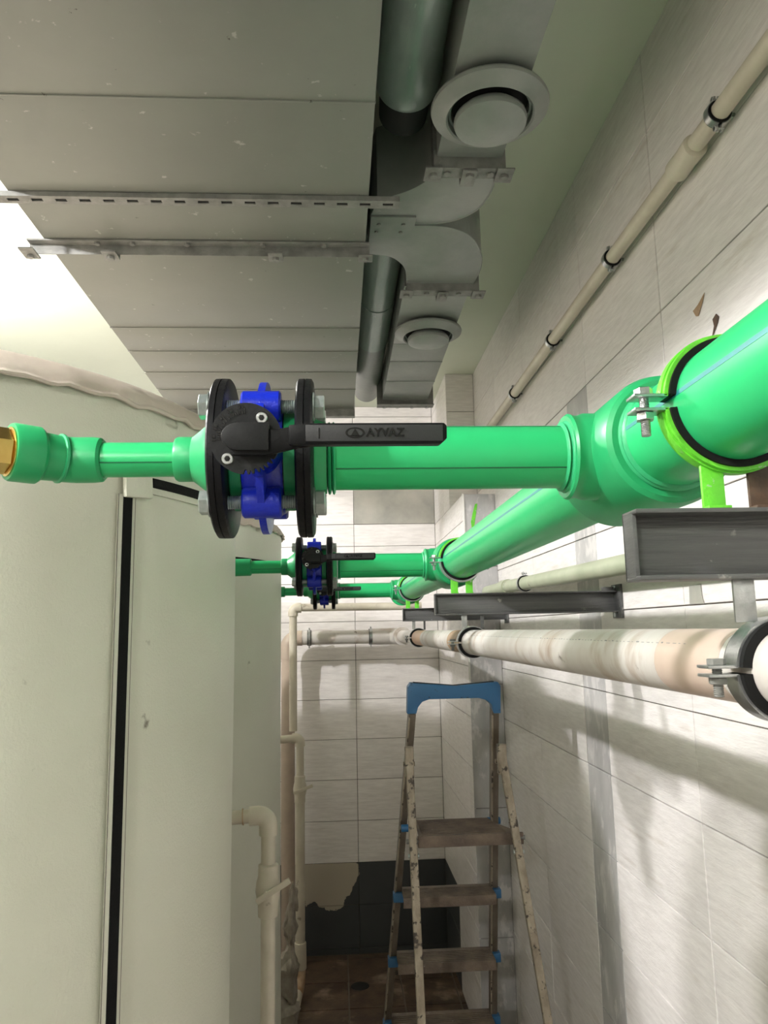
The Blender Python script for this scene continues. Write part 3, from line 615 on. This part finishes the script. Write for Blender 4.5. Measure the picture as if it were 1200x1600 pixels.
part('pipe', 'pvc_rust', dr, lambda b: cyl(b, (0, 2.241, 0), (0, 2.50, 0), DR-.0003, 48))
part('pipe', 'pvc', dr, lambda b: cyl(b, (0, 2.501, 0), (0, 3.33, 0), DR, 48))
part('pipe', 'pvc_peach', dr, lambda b: cyl(b, (0, 3.331, 0), (0, 3.72, 0), DR-.0002, 48))
part('pipe', 'pvc', dr, lambda b: cyl(b, (0, 3.721, 0), (0, 4.70, 0), DR, 48))
def prints(b):
    y = .78
    rnd = random.Random(3)
    while y < 2.2:
        l = rnd.choice((.004, .006, .008)); band(b, (0, y, 0), (0, 1, 0), DR-.0003, DR+.0002, l, 35, 36.0 if rnd.random() < .8 else 37.5, 2, (-1, 0, 0)); y += l+.008
part('printed_line', 'ink_grey', dr, prints)['kind'] = 'stuff'
part('cross_pipe', 'pvc', dr, lambda b: sweep(b, [(0, 4.68, 0)]+arc_pts((-.07, 4.80, 0), (0, 4.80, 0), (-.07, 4.87, 0), 8)+[(-.12, 4.87, 0)], .052, 32))
part('elbow_socket', 'pvc', dr, lambda b: lathe(b, (0, 4.69, 0), (0, -1, 0), [(0, .052), (.03, .056), (.05, .055), (.052, .038)], 40))
part('cross_pipe', 'pvc', dr, lambda b: cyl(b, (-.10, 4.87, 0), (-.66, 4.87, 0), .044, 36))
part('socket', 'pvc', dr, lambda b: lathe(b, (-.12, 4.87, 0), (-1, 0, 0), [(0, .052), (.07, .050), (.072, .044)], 36))
part('down_elbow', 'pvc_pink', dr, lambda b: sweep(b, [(-.62, 4.87, 0)]+arc_pts((-.65, 4.87, -.06), (-.65, 4.87, 0), (-.71, 4.87, -.06), 8)+[(-.71, 4.87, -.13)], .048, 28))
part('down_pipe', 'pvc_pink', dr, lambda b: cyl(b, (-.71, 4.87, -.11), (-.71, 4.87, FLOOR-DZc), .042, 32))
for x, lb in ((-.185, 'black ring clip at the left of the far cross pipe'), (.205, 'black ring clip at the right of the far cross pipe')):
    small_clamp((x, 4.87, DZc), .044, YB-4.87, lb, axis=(1, 0, 0), out=(0, 1, 0))
for k, (xl, yf) in enumerate(ARM):
    ord_ = names[k]; cy = yf+.017
    c = thing('drain_clamp', (f'{ord_} rubber-lined ring clamp hanging the white drain pipe'), 'clamp', (DX, cy, DZc), 'clamps on the white drain pipe')
    part('rubber_lining', 'rubber', c, lambda b: band(b, (0, 0, 0), (0, 1, 0), DR+.0003, DR+.0085, .034, 184, 536, 60, (1, 0, 0)))
    part('upper_band', 'galv', c, lambda b: band(b, (0, 0, 0), (0, 1, 0), DR+.0085, DR+.0110, .022, 184, 356, 40, (1, 0, 0)))
    part('lower_band', 'galv', c, lambda b: band(b, (0, 0, 0), (0, 1, 0), DR+.0085, DR+.0110, .022, 6, 176, 40, (1, 0, 0)))
    for sg in (-1, 1):
        xe = sg*(DR+.022)
        for zz in (.0022, -.0052):
            part('ear', 'galv', c, lambda b: box(b, xe-.014, xe+.013, -.011, .011, zz, zz+.0028, .001))
        part('clamp_bolt', 'steel_paint', c, lambda b: (hexprism(b, (xe-.001, 0, .005), (0, 0, 1), .0082, .0055, .3), hexprism(b, (xe-.001, 0, -.0055), (0, 0, -1), .0080, .006, .3), thread(b, (xe-.001, 0, -.0225), (xe-.001, 0, .006), .0045, .0016, 14)))
    if k == 0:
        part('hanger', 'galv', c, lambda b: (box(b, -.038, -.018, -.0015, .0015, DR+.006, SZ0-DZc, .0008), ))
        part('hanger', 'galv', c, lambda b: (box(b, .018, .038, -.0015, .0015, DR+.006, SZ0-DZc, .0008), ))
    else:
        part('hanger', 'galv', c, lambda b: (box(b, -.030, -.014, -.0015, .0015, DR+.006, SZ0-DZc, .0008), ))
        part('hanger', 'strut', c, lambda b: (box(b, .026, .036, -.0015, .0015, DR+.002, SZ0-DZc, .0008), ))

# ------------------------------------------------------------------ insulated tanks
TXC, TR, RIM = -0.940, 0.700, 0.424
def tank(yc, label, seed, zipx):
    rnd = random.Random(seed)
    t = thing('storage_tank', label, 'tank', (TXC, yc, FLOOR)); H = RIM-FLOOR
    def wob(a, z): return TR + .0035*math.sin(3*a+seed)+.002*math.sin(9*a+z*3)
    def shell(b):
        n = 120; zs = [.12, .3, .7, 1.1, 1.5, 1.9, 2.2, 2.4, H-.04, H-.012, H]
        rings = []
        for z in zs:
            rings.append([b.verts.new(((wob(2*PI*i/n, z)-(.006 if z == H else 0))*math.cos(2*PI*i/n), (wob(2*PI*i/n, z)-(.006 if z == H else 0))*math.sin(2*PI*i/n), z)) for i in range(n)])
        for A, Bq in zip(rings[:-1], rings[1:]):
            for i in range(n): b.faces.new((A[i], A[(i+1) % n], Bq[(i+1) % n], Bq[i]))
        b.faces.new(rings[0][::-1]); b.faces.new(rings[-1])
    part('jacket', 'jacket', t, shell)
    def cap(b):
        n = 144; rings = []
        for j, q in enumerate((1.012, 1.010, .99, .95, .88, .75, .55, .3, .05)):
            z0 = {0: -.024, 1: -.008}.get(j, .090*math.sqrt(max(0, 1-q*q)))
            rings.append([b.verts.new((TR*q*math.cos(2*PI*i/n)*(1+.003*math.sin(i*1.7)*(j < 3)), TR*q*math.sin(2*PI*i/n)*(1+.003*math.sin(i*1.7)*(j < 3)), H+z0+(.003*math.sin(i*.9+seed)*math.sin(i*.37) if j < 2 else 0))) for i in range(n)])
        for A, Bq in zip(rings[:-1], rings[1:]):
            for i in range(n): b.faces.new((A[i], A[(i+1) % n], Bq[(i+1) % n], Bq[i]))
        b.faces.new(rings[-1])
    part('cap', 'dome', t, cap)
    def ruffle(b):
        n = 260
        sweep(b, [((TR+.008+.003*math.sin(i*2.1))*math.cos(2*PI*i/n), (TR+.008+.003*math.sin(i*2.1))*math.sin(2*PI*i/n), H-.023+.003*math.sin(i*1.3)+.003*rnd.random()) for i in range(n+1)], .0045, 6)
    part('gathered_seam', 'dome', t, ruffle)
    # zips
    ang = math.atan2(-math.sqrt(max(0, TR**2-(zipx-TXC)**2)), zipx-TXC)
    zh = .268-FLOOR
    c, s = math.cos(ang), math.sin(ang)
    T = Matrix.Translation(((TR+.0035)*c, (TR+.0035)*s, 0)) @ Matrix.Rotation(ang, 4, 'Z')
    part('zip', 'zip', t, lambda b: box(b, -.002, .003, -.0095, .0095, .14, zh-.03, .001, T))
    part('zip_facing', 'jacket', t, lambda b: (box(b, -.002, .001, -.019, .017, .14, zh-.03, .0005, T)))
    part('stitching', 'thread', t, lambda b: (box(b, 0, .0016, -.0195, -.0185, .14, zh-.03, 0, T), box(b, 0, .0016, .0165, .0172, .14, zh-.03, 0, T)))
    a_lo = math.degrees(ang)+4.5
    part('zip_round', 'zip', t, lambda b: band(b, (0, 0, zh), (0, 0, 1), TR+.002, TR+.007, .017, a_lo, a_lo+200, 90, (1, 0, 0)))
    part('zip_facing', 'jacket', t, lambda b: band(b, (0, 0, zh), (0, 0, 1), TR+.001, TR+.0042, .040, a_lo, a_lo+200, 90, (1, 0, 0)))
    T2 = T @ Matrix.Translation((.004, .012, zh-.004)) @ Matrix.Rotation(.08, 4, 'X')
    part('zip_flap', 'jacket', t, lambda b: box(b, -.002, .008, -.026, .034, -.03, .028, .004, T2))
    part('base_ring', 'steel_paint', t, lambda b: lathe(b, (0, 0, 0), (0, 0, 1), [(0, TR-.08), (.125, TR-.08)], 48))
    return t
tank(1.70, 'near white vinyl-jacketed storage tank with a long black zip', 1, -.363)
tank(3.22, 'second vinyl-jacketed tank standing behind the near one', 4, -.62)

# ------------------------------------------------------------------ ivory pipes with ball valves
def ball_valve(par, c, r, ang, m='pvc2'):
    v = part('ball_valve', m, par, lambda b: lathe(b, (c[0], c[1], c[2]-.075), (0, 0, 1), [(0, r*1.1), (.003, r*1.38), (.04, r*1.42), (.05, r*1.55), (.075, r*1.75), (.10, r*1.6), (.115, r*1.40), (.148, r*1.36), (.152, r*1.1)], 28))
    part('valve_neck', m, v, lambda b: cyl(b, (c[0], c[1], c[2]), (c[0], c[1]-r*2.1, c[2]), .011, 14))
    T = Matrix.Translation((c[0], c[1]-r*2.1, c[2])) @ Matrix.Rotation(-ang, 4, 'Y')
    part('lever', m, v, lambda b: box(b, -.036, .080, -.005, .005, -.009, .009, .004, T))
def elbow(b, c, d1, d2, R, r, ext=.02):
    """d1: direction toward first end, d2: toward the second"""
    c, d1, d2 = Vector(c), Vector(d1), Vector(d2)
    cc = c+(d1+d2)*R; pts = arc_pts(cc, c+d1*R, c+d2*R, 8)
    sweep(b, [c+d1*(R+ext)]+pts+[c+d2*(R+ext)], r, 22)
fy = 2.92; fx = (421-600)
f1 = thing('water_pipe', 'ivory pipe with a lever valve standing between the two tanks', 'pipe', (-.222, 2.46, FLOOR))
zt = -.557-FLOOR
part('pipe', 'pvc2', f1, lambda b: cyl(b, (0, 0, 0), (0, 0, zt-.04), .0220, 28))
part('elbow', 'pvc2', f1, lambda b: elbow(b, (0, 0, zt), (-1, -.05, -.02), (0, 0, -1), .032, .0285, .026))
part('pipe', 'pvc2', f1, lambda b: cyl(b, (-.04, -.002, zt), (-.24, -.012, zt-.012), .0205, 24))
part('rusty_sleeve', 'pvc_rust', f1, lambda b: lathe(b, (-.075, -.004, zt-.002), (-1, -.05, -.05), [(0, .0245), (.004, .0245)], 24))
ball_valve(f1, (0, 0, -.775-FLOOR), .0220, math.radians(30))
f2 = thing('water_pipe', 'tall ivory pipe loop with small valve in the far left corner', 'pipe', (-.273, 4.57, FLOOR))
def zz(z): return z-FLOOR
part('pipe', 'pvc2', f2, lambda b: cyl(b, (0, .05, zz(.10)), (0, .05, zz(-.58)), .0235, 24))
part('elbow', 'pvc2', f2, lambda b: elbow(b, (0, .05, zz(.141)), (1, 0, 0), (0, 0, -1), .030, .030, .02))
part('pipe', 'pvc2', f2, lambda b: cyl(b, (.04, .05, zz(.143)), (.78, .05, zz(.139)), .0235, 24))
part('elbow', 'pvc2', f2, lambda b: elbow(b, (.042, .0, zz(-.615)), (-1, 0, 0), (0, 0, -1), .030, .030, .015))
part('pipe', 'pvc2', f2, lambda b: cyl(b, (.01, 0, zz(-.614)), (-.32, 0, zz(-.64)), .0225, 20))
part('pipe', 'pvc2', f2, lambda b: cyl(b, (.042, 0, zz(-.64)), (.042, 0, zz(-.83)), .0225, 20))
ball_valve(f2, (.041, 0, zz(-.90)), .0225, math.radians(20))
part('pipe', 'pvc2', f2, lambda b: cyl(b, (.041, 0, zz(-.95)), (.040, 0, zz(-1.80)), .0275, 24))
part('coupling', 'pvc2', f2, lambda b: cyl(b, (.040, 0, zz(-1.72)), (.042, 0, zz(-1.86)), .0335, 24, .004))
part('pipe', 'pvc_rust', f2, lambda b: sweep(b, [(.042, 0, zz(-1.84)), (.041, -.01, zz(-1.89)), (.036, -.05, zz(-1.935)), (.030, -.10, zz(-1.95))], .029, 20))
part('pipe', 'pvc2', f2, lambda b: cyl(b, (.030, -.09, zz(-1.948)), (-.02, -1.1, zz(-1.95)), .0275, 20))
tag(part('skirting_board', 'zip', None, lambda b: box(b, -.315, -.292, 4.93, 4.95, FLOOR, -1.44, .002)), 'thin black upright strip left of the tall ivory pipe', 'strip')
# crumpled wrapped bundle between tanks
def lump(b, c, r, sd):
    rnd = random.Random(sd); tb = bmesh.new(); bmesh.ops.create_icosphere(tb, subdivisions=3, radius=1)
    for v in tb.verts:
        d = v.co.normalized(); k = 1+.16*math.sin(5*d.x+sd)+.14*math.sin(7*d.z+2*sd)+.08*math.sin(13*d.y+sd)
        v.co = Vector((d.x*r[0], d.y*r[1], d.z*r[2]))*k + Vector(c)
    merge(b, tb)
tag(part('wrapped_bundle', 'stone', None, lambda b: [lump(b, c, r, i) for i, (c, r) in enumerate((((-.27, 4.18, -1.72), (.055, .07, .14)), ((-.262, 4.19, -1.50), (.035, .05, .11)), ((-.25, 4.20, -1.38), (.025, .04, .09)), ((-.30, 4.16, -1.90), (.07, .09, .09))))]), 'crumpled whitish wrapped bundle on the floor beside the second tank', 'bundle')
tag(part('drain_hole', 'hollow_shade', None, lambda b: lathe(b, (.10, 4.62, FLOOR-.001), (0, 0, 1), [(0, .055), (.003, .05)], 14)), 'dark broken hole in the floor near the far wall', 'hole')

# ------------------------------------------------------------------ step ladder
LY = 2.72
lad = thing('step_ladder', 'grimy aluminium step ladder with a blue plastic top grip', 'ladder', (.55, LY, FLOOR))
def W(p): return (p[0]-.55, p[1]-LY, p[2]-FLOOR)
def bar(b, p0, p1, wx, wy, bev=.002):
    p0, p1 = Vector(W(p0)), Vector(W(p1)); d = p1-p0; l = d.length; z = d.normalized(); x = Vector((1, 0, 0)); x = (x-z*x.dot(z)).normalized(); y = z.cross(x)
    T = Matrix((( x.x, y.x, z.x, p0.x), (x.y, y.y, z.y, p0.y), (x.z, y.z, z.z, p0.z), (0, 0, 0, 1)))
    box(b, -wx/2, wx/2, -wy/2, wy/2, 0, l, bev, T, 1)
ZT = -.205; AF = LY+.62; BF = LY-.33
A_top = ((.255, LY, ZT-.08), (.548, LY, ZT-.08)); A_ft = ((.135, AF, FLOOR), (.595, AF, FLOOR))
def onray(a, b_, z): t = (z-a[2])/(b_[2]-a[2]); return tuple(a[i]+(b_[i]-a[i])*t for i in range(3))
for i in (0, 1):
    part('rail', 'ladder2', lad, lambda b: bar(b, A_ft[i], A_top[i], .024, .050))
    part('rail_edge', 'ladder', lad, lambda b: bar(b, (A_ft[i][0]-.012, A_ft[i][1]-.022, FLOOR), (A_top[i][0]-.012, A_top[i][1]-.022, ZT-.1), .005, .012, .001))
    part('rubber_foot', 'blue_plastic', lad, lambda b: bar(b, (A_ft[i][0], A_ft[i][1], FLOOR), onray(A_ft[i], A_top[i], FLOOR+.05), .032, .058))
B_top = ((.238, LY-.035, -.43), (.560, LY-.035, -.43)); B_ft = ((.248, BF, FLOOR), (.715, BF, FLOOR))
for i in (0, 1):
    part('support_leg', 'ladder', lad, lambda b: bar(b, B_ft[i], B_top[i], .026, .022))
    part('rubber_foot', 'blue_plastic', lad, lambda b: bar(b, B_ft[i], onray(B_ft[i], B_top[i], FLOOR+.05), .034, .030))
    part('hinge_plate', 'ladder', lad, lambda b: (bar(b, (B_top[i][0]*.999, LY-.038, -.50), (B_top[i][0], LY-.038, -.40), .03, .028), cyl(b, W((B_top[i][0]-.02, LY-.02, -.46)), W((B_top[i][0]+.02, LY-.02, -.46)), .008, 12)))
    zp = onray(B_ft[i], B_top[i], -.74)
    part('rivet', 'zinc', lad, lambda b: cyl(b, W((zp[0]-.018, zp[1], zp[2])), W((zp[0]+.018, zp[1], zp[2])), .007, 12))
part('rear_brace', 'ladder2', lad, lambda b: bar(b, onray(B_ft[0], B_top[0], -1.55), onray(B_ft[1], B_top[1], -1.56), .022, .022))
# blue grip
def grip(b):
    out = [(.236, -.292), (.240, -.200), (.250, -.186), (.405, -.200), (.560, -.190), (.569, -.204), (.566, -.298), (.540, -.298), (.535, -.268), (.518, -.252), (.490, -.244), (.315, -.244), (.290, -.252), (.275, -.270), (.268, -.292)]
    prism(b, [(x-.55, z-FLOOR) for x, z in out], -.025, .025, 'XZ', .003)
g = part('top_grip', 'blue_plastic', lad, grip)
part('grip_shade', 'hollow_shade', g, lambda b: prism(b, [(.262-.55, -.189-FLOOR), (.405-.55, -.2015-FLOOR), (.548-.55, -.192-FLOOR), (.548-.55, -.188-FLOOR), (.405-.55, -.1985-FLOOR), (.262-.55, -.185-FLOOR)], -.016, .016, 'XZ'))  # dark strip laid on the grip for the shade of its hollow
# platform and steps
def step(z, deep, nm, clip=True):
    l, r = onray(A_ft[0], A_top[0], z), onray(A_ft[1], A_top[1], z)
    def f(b):
        x0, x1 = l[0]+.012, r[0]-.012
        box(b, x0-.55, x1-.55, l[1]-LY-deep, l[1]-LY+.015, z-FLOOR-.004, z-FLOOR, .002)
        box(b, x0-.55, x1-.55, l[1]-LY-deep, l[1]-LY-deep+.004, z-FLOOR-.034, z-FLOOR-.002, .001)
        n = int(deep/.014)
        for i in range(n): box(b, x0-.545, x1-.555, l[1]-LY-deep+.008+i*.014, l[1]-LY-deep+.013+i*.014, z-FLOOR-.001, z-FLOOR+.0018)
    s = part(nm, 'step', lad, f)
    for p, sg in ((l, -1), (r, 1)):
        part('step_clip', 'blue_plastic', s, lambda b: box(b, p[0]-.55-.020, p[0]-.55+.020, p[1]-LY-.045, p[1]-LY-.008, z-FLOOR-.036, z-FLOOR-.004, .004))
for z in (-1.71, -1.46, -1.20, -.945): step(z, .11, 'step')
def plat(b):
    z = -.69
    lx, rx, y1 = .272, .540, LY+.17
    T = Matrix.Translation((-.55, -LY, -FLOOR))
    prism(b, [(lx, y1), (rx-.02, y1), (.612, LY-.05), (.262, LY-.05)], z-.004, z, 'XY', .0015, T)
    prism(b, [(.258, LY-.062), (.618, LY-.062), (.618, LY-.048), (.258, LY-.048)], z-.036, z+.002, 'XY', .003, T)
    for i in range(14): box(b, .275, .565-.002*i, LY-.035+i*.0145, LY-.030+i*.0145, z-.001, z+.002, 0, T)
pf = part('platform', 'step', lad, plat)
part('step_clip', 'blue_plastic', pf, lambda b: cyl(b, W((.215, LY+.10, -.70)), W((.262, LY+.10, -.70)), .013, 14, .003))
part('step_clip', 'blue_plastic', pf, lambda b: cyl(b, W((.535, LY+.16, -.70)), W((.585, LY+.16, -.70)), .013, 14, .003))
for x in (.240, .603):
    part('platform_pivot', 'steel_paint', pf, lambda b: cyl(b, W((x-.02, LY-.055, -.705)), W((x+.02, LY-.055, -.705)), .008, 12))

# ------------------------------------------------------------------ marks on the tiles
def splat(name, m, pts, plane, c, label, cat):
    tag(part(name, m, None, lambda b: prism(b, pts, c-.0008, c+.0001, plane)), label, cat)
splat('paint_smear', 'lime', [(.700, .55), (.712, .60), (.725, .645), (.738, .648), (.732, .61), (.724, .57), (.716, .52), (.705, .47), (.694, .43), (.698, .47), (.704, .51)], 'XZ', YP-.0006, 'lime green paint smear on the grey corner column', 'paint mark')
splat('mortar_patch', 'shade_tile_mortar', [(1.752, .046), (1.748, .088), (1.690, .090), (1.688, .06), (1.680, .044)], 'YZ', XW-.0012, 'small grey mortar patch on the wall above the drain pipe', 'patch')
splat('brown_stain', 'pvc_rust', [(1.615, .718), (1.590, .722), (1.556, .736), (1.566, .722), (1.592, .696), (1.603, .700)], 'YZ', XW-.0012, 'brown triangular stain on the wall above the header', 'stain')
splat('rust_spot', 'rust', [(1.532, .662), (1.515, .668), (1.505, .657), (1.512, .646), (1.534, .628), (1.540, .626), (1.528, .645)], 'YZ', XW-.0012, 'dark rust spot on the wall beside the header clamp', 'stain')
bulkhead(LAMP_FILL, 'added fill bulb behind the viewer, out of view')
bulkhead(LAMP3, 'bare ceiling bulb beside the near tank, out of view to the left')
bulkhead(LAMP2, 'bare ceiling bulb above the tanks, out of view')
